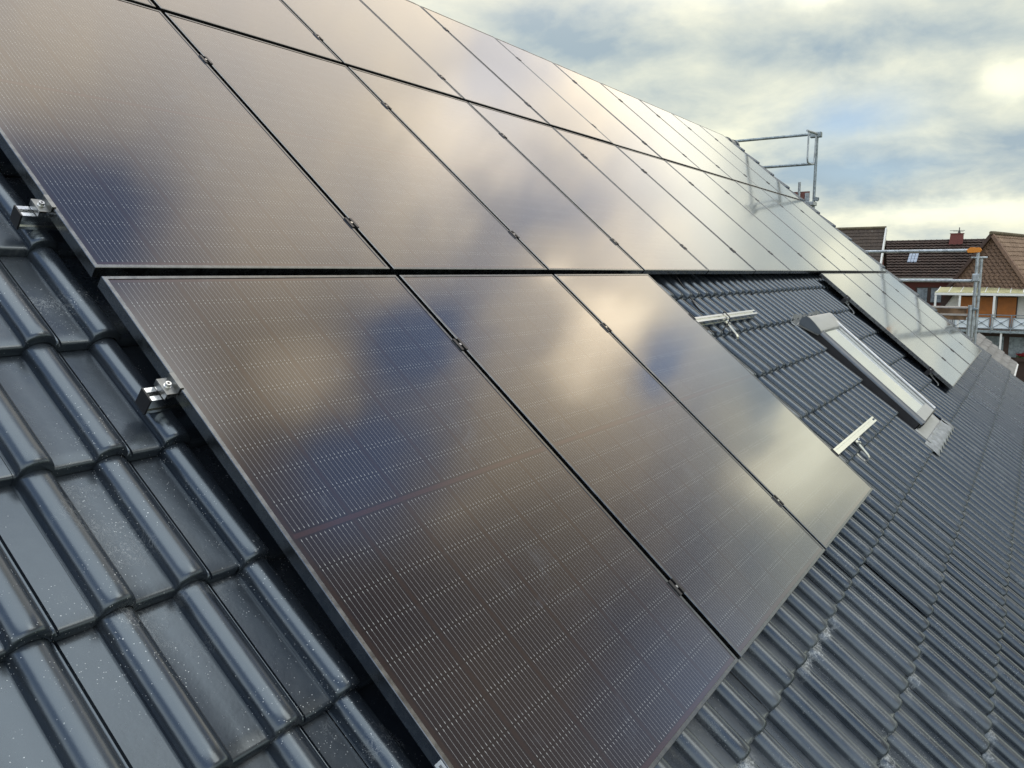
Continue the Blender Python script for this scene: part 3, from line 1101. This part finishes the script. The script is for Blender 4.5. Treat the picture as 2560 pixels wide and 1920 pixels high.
# ---------------------------------------------------------------- neighbouring houses
def brown_tile(name, c0, c1, gauge):
    m = bpy.data.materials.new(name)
    m.use_nodes = True
    nt = m.node_tree
    b = nt.nodes['Principled BSDF']
    o = node(nt, 'ShaderNodeTexCoord').outputs['Object']
    f = noise(nt, o, 1.3, 5, 0.7)
    g = noise(nt, o, 9.0, 3, 0.7)
    c = mixc(nt, (f * 0.7 + g * 0.5 - 0.1).smooth(0.3, 0.7), c0, c1)
    vor = node(nt, 'ShaderNodeTexVoronoi')
    vor.inputs['Scale'].default_value = 2.0
    nt.links.new(o, vor.inputs['Vector'])
    sp_ = Ex(nt, vor.outputs['Distance']).lt(0.10)
    c = mixc(nt, sp_ * 0.5, c, (0.22, 0.20, 0.17))
    nt.links.new(c, b.inputs['Base Color'])
    b.inputs['Roughness'].default_value = 0.6
    b.inputs['Specular IOR Level'].default_value = 0.3
    return m


m_brown = brown_tile('old_brown_tiles', (0.022, 0.014, 0.011), (0.056, 0.034, 0.026), 0.3)
m_brown2 = brown_tile('light_brown_tiles', (0.17, 0.110, 0.072), (0.30, 0.21, 0.14), 0.3)
m_slatew = mat('brown_shingle', (0.185, 0.115, 0.078), 0.75, var=0.2, vscale=6)
m_brick = mat('red_brick', (0.125, 0.038, 0.030), 0.8, var=0.25, vscale=14)
m_chim = mat('chimney_brick', (0.19, 0.058, 0.048), 0.75, var=0.2, vscale=16)
m_white = mat('white_paint', (0.80, 0.80, 0.76), 0.55, var=0.05, vscale=3)
m_bluew = mat('balcony_panel', (0.80, 0.86, 0.90), 0.4)
m_canopy = mat('polycarbonate_roof', (0.52, 0.50, 0.28), 0.35, var=0.15, vscale=1.5)
m_shut = mat('orange_shutter', (0.50, 0.175, 0.032), 0.5, var=0.1, vscale=3)
m_dkbrown = mat('dark_timber', (0.055, 0.030, 0.022), 0.6, var=0.2)
m_curt = mat('net_curtain', (0.26, 0.31, 0.34), 0.6, var=0.35, vscale=5)
m_glassdk = mat('dark_window', (0.02, 0.024, 0.026), 0.1)
m_railgrey = mat('railing_grey', (0.20, 0.23, 0.25), 0.5, 0.4)
m_zinc = mat('zinc_gutter', (0.30, 0.34, 0.31), 0.5, 0.3)
m_mossy = mat('mossy_ridge', (0.12, 0.10, 0.06), 0.8, var=0.3, vscale=3)


def tiled_slope(b, E0, E1, up, length, gauge, wpitch=0.30, wave=0.022, step=0.03):
    """courses of wavy tiles on a plane: eave from E0 to E1, `up` the unit vector up the slope"""
    E0, E1, up = Vector(E0), Vector(E1), Vector(up).normalized()
    ax = (E1 - E0)
    W = ax.length
    ax.normalize()
    nrm = ax.cross(up)
    if nrm.z < 0:
        nrm = -nrm
    n = int(math.ceil(length / gauge))
    seg = int(W / wpitch * 4)
    for k in range(n):
        a = k * gauge
        c = min((k + 1) * gauge + 0.03, length)
        vs, fs = [], []
        dj = [random.gauss(0, 0.006) for _ in range(int(W / wpitch) + 2)]
        for (t, h) in ((a, step - 0.028), (a, step), (c, 0.0)):
            for i in range(seg + 1):
                x = W * i / seg
                ti = int(x / wpitch)
                ph = (x / wpitch) % 1.0
                wz = wave * (0.5 + 0.5 * math.cos(2 * PI * ph))
                vs.append(E0 + ax * x + up * (t + (dj[ti] if t == a else 0)) + nrm * (h + wz))
        s1 = seg + 1
        for r in range(2):
            for i in range(seg):
                p = r * s1 + i
                fs.append((p, p + 1, p + 1 + s1, p + s1))
        b.add(vs, fs)


# ---- long brown house with chimney, gable wing and balcony
nb = empty('brick_house', (56.0, 0, GROUND))
tag(nb, 'brown roofed red brick house with chimney, shingled gable and white balcony', 'house')
NBm = Matrix.Translation((-56.0, 0, -GROUND))


def part(b, name, m, parent=nb, off=(56.0, 0, GROUND), smooth=False, bevel=0.0, label=None, turn=0.0):
    if turn:                                        # the gable wing stands a little askew to the long house
        ct, st_ = math.cos(turn), math.sin(turn)
        b.v = [(54.5 + (x - 54.5) * ct - (y - 0.77) * st_, 0.77 + (x - 54.5) * st_ + (y - 0.77) * ct, z) for x, y, z in b.v]
    b.v = [(x - off[0], y - off[1], z - off[2]) for x, y, z in b.v]
    return b.build(name, m, parent, smooth, bevel, label)


b = MB()
b.box(56.0, 63.2, -14, 8.9, GROUND, -0.45)
b.prism([(56.0, -0.45), (63.2, -0.45), (59.6, 1.95)], 8.8, 8.9, 1)
part(b, 'wall', m_brick)
rise = 2.5
run = 4.0
up = (run, 0, rise)
b = MB()
tiled_slope(b, (55.6, 9.0, -0.42), (55.6, -14, -0.42), up, math.hypot(run, rise), 0.335, 0.30, 0.035, 0.075)
b.add([(59.6, 9.0, 2.08), (59.6, -14, 2.08), (63.6, -14, -0.42), (63.6, 9.0, -0.42)], [(3, 2, 1, 0)])
rf = part(b, 'roof', m_brown)
b = MB()
y = 9.0
while y > -14:
    b.tube([(59.6, y, 2.06), (59.6, y - 0.33, 2.06)], 0.115, 10)
    b.tube([(59.6, y - 0.30, 2.06), (59.6, y - 0.345, 2.06)], 0.132, 10)
    y -= 0.34
part(b, 'ridge', m_brown, rf, smooth=False)
# glass tiles let into the roof
b = MB()
for i in range(3):
    for j in range(3):
        x0 = 57.20 + j * 0.30
        z0 = -0.42 + (x0 - 55.6) * rise / run + 0.125
        y0 = 5.64 - i * 0.19
        b.add([(x0, y0, z0), (x0, y0 - 0.165, z0), (x0 + 0.26, y0 - 0.165, z0 + 0.26 * rise / run), (x0 + 0.26, y0, z0 + 0.26 * rise / run),
               (x0, y0, z0 - 0.05), (x0, y0 - 0.165, z0 - 0.05), (x0 + 0.26, y0 - 0.165, z0 + 0.26 * rise / run - 0.05), (x0 + 0.26, y0, z0 + 0.26 * rise / run - 0.05)],
              [(0, 1, 2, 3), (4, 7, 6, 5), (0, 4, 5, 1), (1, 5, 6, 2), (2, 6, 7, 3), (3, 7, 4, 0)])
m_gtile = mat('glass_tiles', (0.34, 0.40, 0.48), 0.2)
part(b, 'glass_tile_window', m_gtile, rf)
b = MB()
ch_ = [(59.0, 2.66, 3.52), (59.0, 2.72, 3.42)]
b.add([(59.05, 3.53, 1.3), (59.05, 2.68, 1.3), (59.75, 2.68, 1.3), (59.75, 3.53, 1.3), (59.1, 3.42, 2.50), (59.1, 2.70, 2.50), (59.7, 2.70, 2.50), (59.7, 3.42, 2.50)],
      [(0, 1, 5, 4), (1, 2, 6, 5), (2, 3, 7, 6), (3, 0, 4, 7), (4, 5, 6, 7)])
b.box(59.06, 59.74, 2.66, 3.46, 2.50, 2.545)
chm = part(b, 'chimney', m_chim, rf)
b = MB()
b.tube([(59.4, 2.95, 2.5), (59.4, 2.95, 2.93)], 0.03, 8)
b.tube([(59.4, 3.50, 2.73), (59.4, 2.62, 2.73)], 0.014, 6)
b.tube([(59.4, 3.30, 2.70), (59.4, 2.70, 2.66)], 0.012, 6)
b.tube([(59.4, 2.95, 2.56), (59.4, 2.95, 2.70)], [0.09, 0.06], 8)
part(b, 'antenna', m_glassdk, chm)
b = MB()
b.tube([(55.5, 6.15, -0.44), (55.5, 2.6, -0.44)], 0.075, 8)
b.box(55.5, 55.7, 2.6, 6.15, -0.52, -0.42)
part(b, 'gutter', m_zinc)
# brick wall window
b = MB()
b.box(55.93, 56.02, 3.30, 4.88, -1.95, -0.93)
wf = part(b, 'window', m_dkbrown)
b = MB()
b.box(55.915, 55.935, 4.20, 4.78, -1.88, -1.0)
part(b, 'pane', m_curt, wf)
b = MB()
b.box(55.915, 55.935, 3.40, 3.98, -1.88, -1.0)
part(b, 'pane', m_curt, wf)
# gable wing
GA, GL, GR_ = (0.77, 2.21), (3.02, -0.98), (-1.48, -0.98)
b = MB()
b.prism([GL, GA, GR_], 54.5, 59.0, 0)
gb = part(b, 'gable', m_slatew, turn=-0.30)
# overlapping shingle courses on the gable front
b = MB()
nrow = 16
for k in range(nrow):
    z0 = GL[1] + (GA[1] - GL[1]) * k / nrow
    z1 = GL[1] + (GA[1] - GL[1]) * (k + 1.25) / nrow
    f = k / nrow
    f1 = min(1.0, (k + 1.0) / nrow)
    ya, yb = GL[0] + (GA[0] - GL[0]) * f, GR_[0] + (GA[0] - GR_[0]) * f
    ns = max(1, int((ya - yb) / 0.26))
    for i in range(ns):
        y0 = ya - (ya - yb) * i / ns
        y1 = ya - (ya - yb) * (i + 1) / ns
        ym = (y0 + y1) / 2
        zd = z0 - 0.07
        m0 = GL[0] + (GA[0] - GL[0]) * f1
        m1 = GR_[0] + (GA[0] - GR_[0]) * f1
        b.add([(54.468, ym, zd), (54.472, y1 + 0.004, z0 + 0.05), (54.49, max(m1, y1 + 0.004), z1 - 0.06), (54.49, min(m0, y0 - 0.004), z1 - 0.06), (54.472, y0 - 0.004, z0 + 0.05)], [(0, 1, 2, 3, 4), (4, 3, 2, 1, 0)])
part(b, 'shingles', m_slatew, gb, turn=-0.30)
for (G, sgn, nm, mm) in ((GL, 1, 'gable_roof', m_brown), (GR_, -1, 'gable_roof', m_brown2)):
    upv = Vector((0, GA[0] - G[0], GA[1] - G[1]))
    ln = upv.length
    upv.normalize()
    b = MB()
    e0 = Vector((54.25, G[0], G[1] + 0.03)) - upv * 0.3
    e1 = Vector((59.2, G[0], G[1] + 0.03)) - upv * 0.3
    tiled_slope(b, e0, e1, upv, ln + 0.32, 0.33, 0.30, 0.025, 0.035)
    part(b, nm, mm, turn=-0.30)
    b = MB()
    nv_ = Vector((0, -upv.z * sgn, upv.y * sgn))
    if nv_.z < 0:
        nv_ = -nv_
    p0 = Vector((54.32, G[0], G[1])) - upv * 0.3
    p1 = Vector((54.32, GA[0], GA[1])) + upv * 0.06
    vs = []
    for p in (p0, p1):
        for dx_, dn in ((-0.16, -0.08), (0.10, -0.08), (0.10, 0.10), (-0.16, 0.10)):
            vs.append(p + Vector((dx_, 0, 0)) + nv_ * dn)
    b.add(vs, [(0, 1, 5, 4), (1, 2, 6, 5), (2, 3, 7, 6), (3, 0, 4, 7), (3, 2, 1, 0), (4, 5, 6, 7)])
    part(b, 'verge', m_dkbrown if sgn > 0 else m_slatew, turn=-0.30)
b = MB()
b.tube([(54.1, GA[0], GA[1] + 0.10), (54.6, GA[0], GA[1] + 0.10), (59.4, GA[0], GA[1] + 0.06)], [0.10, 0.12, 0.12], 10)
part(b, 'gable_ridge', m_mossy, smooth=True, turn=-0.30)
# wing wall, upper storey
b = MB()
b.box(54.5, 59.0, -6.5, 3.0, GROUND, -0.985)
part(b, 'wing_wall', m_white)
b = MB()
b.prism([(3.30, -2.1), (3.05, -2.1), (2.45, -1.15), (2.95, -1.15)][::-1], 54.38, 54.48, 0)
part(b, 'timber_brace', m_dkbrown)
# canopy
b = MB()
b.add([(52.5, 3.42, -1.16), (52.5, -6.5, -1.16), (54.48, -6.5, -0.90), (54.48, 3.32, -0.90), (52.5, 3.42, -1.19), (52.5, -6.5, -1.19), (54.48, -6.5, -0.93), (54.48, 3.32, -0.93)],
      [(0, 3, 2, 1), (4, 5, 6, 7), (0, 1, 5, 4), (1, 2, 6, 5), (2, 3, 7, 6), (3, 0, 4, 7)])
cn = part(b, 'canopy', m_canopy)
b = MB()
yy_ = 3.35
while yy_ > -6.5:
    b.add([(52.5, yy_, -1.155), (52.5, yy_ - 0.04, -1.155), (54.48, yy_ - 0.04, -0.895), (54.48, yy_, -0.895), (52.5, yy_, -1.13), (52.5, yy_ - 0.04, -1.13), (54.48, yy_ - 0.04, -0.872), (54.48, yy_, -0.872)],
          [(0, 1, 2, 3), (4, 7, 6, 5), (0, 4, 5, 1), (1, 5, 6, 2), (2, 6, 7, 3), (3, 7, 4, 0)])
    yy_ -= 0.62
part(b, 'ribs', m_white, cn)
b = MB()
b.box(52.44, 52.56, -6.5, 3.44, -1.33, -1.195)
part(b, 'canopy_beam', m_white, cn)
for yp in (3.37, 2.10, 0.36, -1.4, -3.2):
    b = MB()
    b.box(52.46, 52.56, yp - 0.055, yp + 0.055, -3.28, -1.335)
    part(b, 'canopy_post', m_white, cn)
for y0, y1 in ((2.18, 1.34), (1.22, 0.46), (0.25, -0.69)):
    b = MB()
    b.box(54.42, 54.46, y1, y0, -3.2, -1.46)
    for q in range(14):
        z = -1.5 - q * 0.12
        b.box(54.40, 54.43, y1 + 0.01, y0 - 0.01, z - 0.10, z)
    part(b, 'shutter', m_shut)
b = MB()
b.box(54.44, 54.49, 0.42, 2.22, -3.25, -1.40)
b.box(54.44, 54.49, -0.75, 0.29, -3.25, -1.42)
part(b, 'window_surround', m_dkbrown)
# balcony
b = MB()
b.box(52.42, 54.49, -6.5, 3.4, -3.46, -3.32)
bl = part(b, 'balcony', m_galv_dk)
b = MB()
for q in range(11):
    y1 = 3.36 - q * 0.98
    b.box(52.50, 52.53, y1 - 0.90, y1 - 0.06, -3.20, -2.60)
part(b, 'infill_panel', m_bluew, bl)
b = MB()
b.box(52.42, 52.48, -6.5, 3.4, -2.46, -2.41)
b.box(52.42, 52.46, -6.5, 3.4, -2.60, -2.57)
b.box(52.42, 52.46, -6.5, 3.4, -3.24, -3.21)
for q in range(11):
    y1 = 3.36 - q * 0.98
    b.box(52.40, 52.48, y1 - 0.03, y1 + 0.03, -3.5, -2.41)
    for s_ in (1, -1):
        b.tube([(52.44, y1 - 0.10, -2.90 - 0.27 * s_), (52.44, y1 - 0.88, -2.90 + 0.27 * s_)], 0.016, 6)
    for ye in (0.10, 0.88):
        b.box(52.43, 52.455, y1 - ye - 0.012, y1 - ye + 0.012, -3.21, -2.6)
    b.tube([(52.40, y1 - 0.49, -2.90), (52.47, y1 - 0.49, -2.90)], 0.05, 8)
part(b, 'railing', m_railgrey, bl)
# ground floor
b = MB()
b.box(54.40, 54.49, -6.5, 2.9, GROUND, -3.62)
part(b, 'lower_wall', m_dkbrown)
for y0, y1 in ((1.9, 1.0), (0.72, -0.22), (-0.5, -1.5), (-1.8, -2.8)):
    b = MB()
    b.box(54.37, 54.41, y1, y0, -5.0, -3.80)
    for q in range(9):
        yq = y1 + (y0 - y1) * (q + 0.5) / 9
        b.box(54.355, 54.372, yq - 0.025, yq + 0.025, -5.0, -3.80)
    part(b, 'net_curtain_window', m_curt)
for yp in (-0.12, -3.12):
    b = MB()
    b.box(52.5, 52.62, yp - 0.05, yp + 0.05, GROUND, -3.465)
    part(b, 'balcony_post', m_white)

# red flowers on the sill below the balcony
m_red = mat('red_petals', (0.30, 0.015, 0.02), 0.6)
m_leaf = mat('leaf_green', (0.045, 0.085, 0.022), 0.6, var=0.4, vscale=12)


def leaf_cloud(b, c, r, n, s, seed):
    rr = random.Random(seed)
    for _ in range(n):
        while True:
            p = Vector((rr.uniform(-1, 1), rr.uniform(-1, 1), rr.uniform(-1, 1)))
            if p.length < 1 and p.length > rr.random() * 0.8:
                break
        q = Vector((c[0] + p.x * r[0], c[1] + p.y * r[1], c[2] + p.z * r[2]))
        a = Vector((rr.gauss(0, 1), rr.gauss(0, 1), rr.gauss(0, 1))).normalized()
        t = a.orthogonal().normalized()
        w = a.cross(t)
        k = s * rr.uniform(0.6, 1.3)
        b.add([q - t * k * 0.5, q + w * k * 0.32, q + t * k * 0.5, q - w * k * 0.32], [(0, 1, 2, 3)])


fl = empty('flower_box', (53.9, -1.35, -5.05))
tag(fl, 'box of red flowers below the white balcony', 'flower box')
b = MB(); b.box(-0.12, 0.12, -0.55, 0.45, -0.12, 0.10); b.build('trough', m_dkbrown, fl)
b = MB(); leaf_cloud(b, (0, -0.05, 0.15), (0.2, 0.5, 0.13), 240, 0.11, 3); b.build('foliage', m_leaf, fl)
b = MB(); leaf_cloud(b, (-0.05, -0.05, 0.27), (0.2, 0.5, 0.11), 320, 0.09, 4); b.build('blossom', m_red, fl)

# ---- house with steep brown roof at the left
hb = empty('brown_house', (51.5, 9.5, GROUND))
tag(hb, 'house with steep brown tiled roof and pale verge, left of the long brick house', 'house')
off = (51.5, 9.5, GROUND)
b = MB()
upv = Vector((1.6, 0, 2.95))
tiled_slope(b, (50.45, 6.27, -0.30), (50.45, 16.0, -0.30), upv, upv.length, 0.235, 0.28, 0.02, 0.03)
b.add([(52.05, 6.27, 2.65), (52.05, 16.0, 2.65), (53.65, 16.0, -0.3), (53.65, 6.27, -0.3)], [(0, 1, 2, 3), (3, 2, 1, 0)])
part(b, 'roof', brown_tile('old_brown_tiles_b', (0.045, 0.033, 0.026), (0.085, 0.062, 0.045), 0.3), hb, off)
b = MB()
nn2 = Vector((-2.95, 0, 1.6)).normalized()
vs = []
for t in (0.0, 1.0):
    p = Vector((50.45, 6.27, -0.30)) + upv * t
    for dy_, dn in ((-0.06, -0.22), (0.02, -0.22), (0.02, 0.085), (-0.06, 0.085)):
        vs.append(p + Vector((0, dy_, 0)) + nn2 * dn)
b.add(vs, [(0, 1, 5, 4), (1, 2, 6, 5), (2, 3, 7, 6), (3, 0, 4, 7), (3, 2, 1, 0), (4, 5, 6, 7)])
part(b, 'verge', m_white, hb, off)
b = MB()
b.tube([(52.05, 6.25, 2.68), (52.05, 16, 2.68)], 0.09, 8)
part(b, 'ridge', m_mossy, hb, off)
b = MB()
b.box(50.8, 53.3, 6.4, 15.8, GROUND, -0.3)
b.prism([(50.8, -0.3), (53.3, -0.3), (52.05, 2.3)], 6.4, 6.5, 1)
part(b, 'wall', m_brick, hb, off)

# ---- low annex with flat grey tiles, beyond our verge
m_grey = mat('flat_grey_tiles', (0.24, 0.235, 0.22), 0.7, var=0.2, vscale=4)
an = on_roof('annex', 36.0, -3.45, -2.2)
tag(an, 'low annex with flat pale grey tiles beyond the far verge', 'annex')
b = MB()
gg = 0.325
for k in range(6):
    for i in range(24):
        x1 = 3.6 - i * 0.42 + 0.03 * math.sin(k * 2.3) + (0.21 if k % 2 else 0)
        x0 = x1 - 0.395
        if k % 2 and i == 0:
            x1 = 3.6
        tj = random.gauss(0, 0.006)
        vs = [(x0, k * gg, 0.05 + tj), (x1, k * gg, 0.05 - tj), (x1 - 0.05, k * gg + gg + 0.02, 0.0), (x0, k * gg + gg + 0.02, 0.0)]
        vs += [(p[0], p[1], p[2] - 0.045) for p in vs]
        b.add(vs, [(0, 1, 2, 3), (4, 7, 6, 5), (0, 4, 5, 1), (1, 5, 6, 2), (2, 6, 7, 3), (3, 7, 4, 0)])
b.build('roof', m_grey, an)
b = MB()
b.box(-6.0, 3.62, -0.10, -0.03, -0.16, 0.02)
b.build('fascia', m_white, an)
b = MB()
pts_ = []
dn_ = Matrix.Rotation(-BETA, 3, 'X')
z_down = dn_ @ Vector((0, 0, -1))
y_flat = dn_ @ Vector((0, 1, 0))
base_ = [Vector((-6, 0.1, -0.1)), Vector((3.45, 0.1, -0.1)), Vector((3.45, 1.9, -0.1)), Vector((-6, 1.9, -0.1))]
low = [p + z_down * (p.y * SB + 2.2) for p in base_]
b.add(base_ + low, [(0, 1, 2, 3), (7, 6, 5, 4), (0, 4, 5, 1), (1, 5, 6, 2), (2, 6, 7, 3), (3, 7, 4, 0)])
b.build('wall', m_render, an)

# ---- garden wall and shrub at the right edge
gw = empty('garden_wall', (47.0, -2.3, GROUND))
tag(gw, 'white garden wall panel with grey frame beyond the grey annex', 'wall')
b = MB(); b.box(0, 0.12, -2.2, 0.75, 0.0, 2.35); b.build('panel', m_white, gw)
b = MB(); b.box(-0.03, 0.0, -1.0, 0.62, 1.80, 1.86); b.box(-0.03, 0.0, -1.0, -0.94, 0.6, 1.80); b.build('frame', m_railgrey, gw)
sh = empty('shrub', (43.0, -2.2, GROUND))
tag(sh, 'green shrub in front of the white garden wall', 'shrub')
b = MB()
leaf_cloud(b, (0, -0.35, 1.15), (0.8, 1.1, 0.75), 2600, 0.13, 9)
leaf_cloud(b, (0.2, -1.2, 0.9), (0.7, 0.8, 0.8), 1300, 0.13, 10)
b.build('foliage', m_leaf, sh)
b = MB()
for q in range(6):
    a = q * 1.1
    b.tube([(0, -0.4, 0), (0.25 * math.cos(a), -0.4 + 0.3 * math.sin(a), 0.7), (0.5 * math.cos(a), -0.4 + 0.6 * math.sin(a), 1.3)], [0.03, 0.02, 0.008], 6)
b.build('stem', m_dkbrown, sh)
# ---- bare tree top behind the two roofs
bt = empty('bare_tree', (66.0, 6.7, GROUND))
tag(bt, 'bare treetop showing between the two brown roofs', 'tree')
b = MB()
rr = random.Random(5)
b.tube([(0, 0, 0), (0.1, 0.1, 4), (0, 0.2, 7.5)], [0.16, 0.12, 0.06], 8)
b.build('trunk', m_dkbrown, bt)
b = MB()
for q in range(60):
    z = rr.uniform(5.5, 7.6)
    a = rr.uniform(0, 2 * PI)
    l = rr.uniform(0.5, 1.6)
    p = Vector((0, 0.15, z))
    e = p + Vector((math.cos(a) * l * 0.7, math.sin(a) * l * 0.9, l * rr.uniform(0.5, 1.0)))
    e.z = min(e.z, 9.45 + rr.uniform(-0.3, 0.1))
    b.tube([p, p.lerp(e, 0.5) + Vector((0, 0, 0.1)), e], [0.02, 0.012, 0.006], 4)
b.build('branches', m_dkbrown, bt)
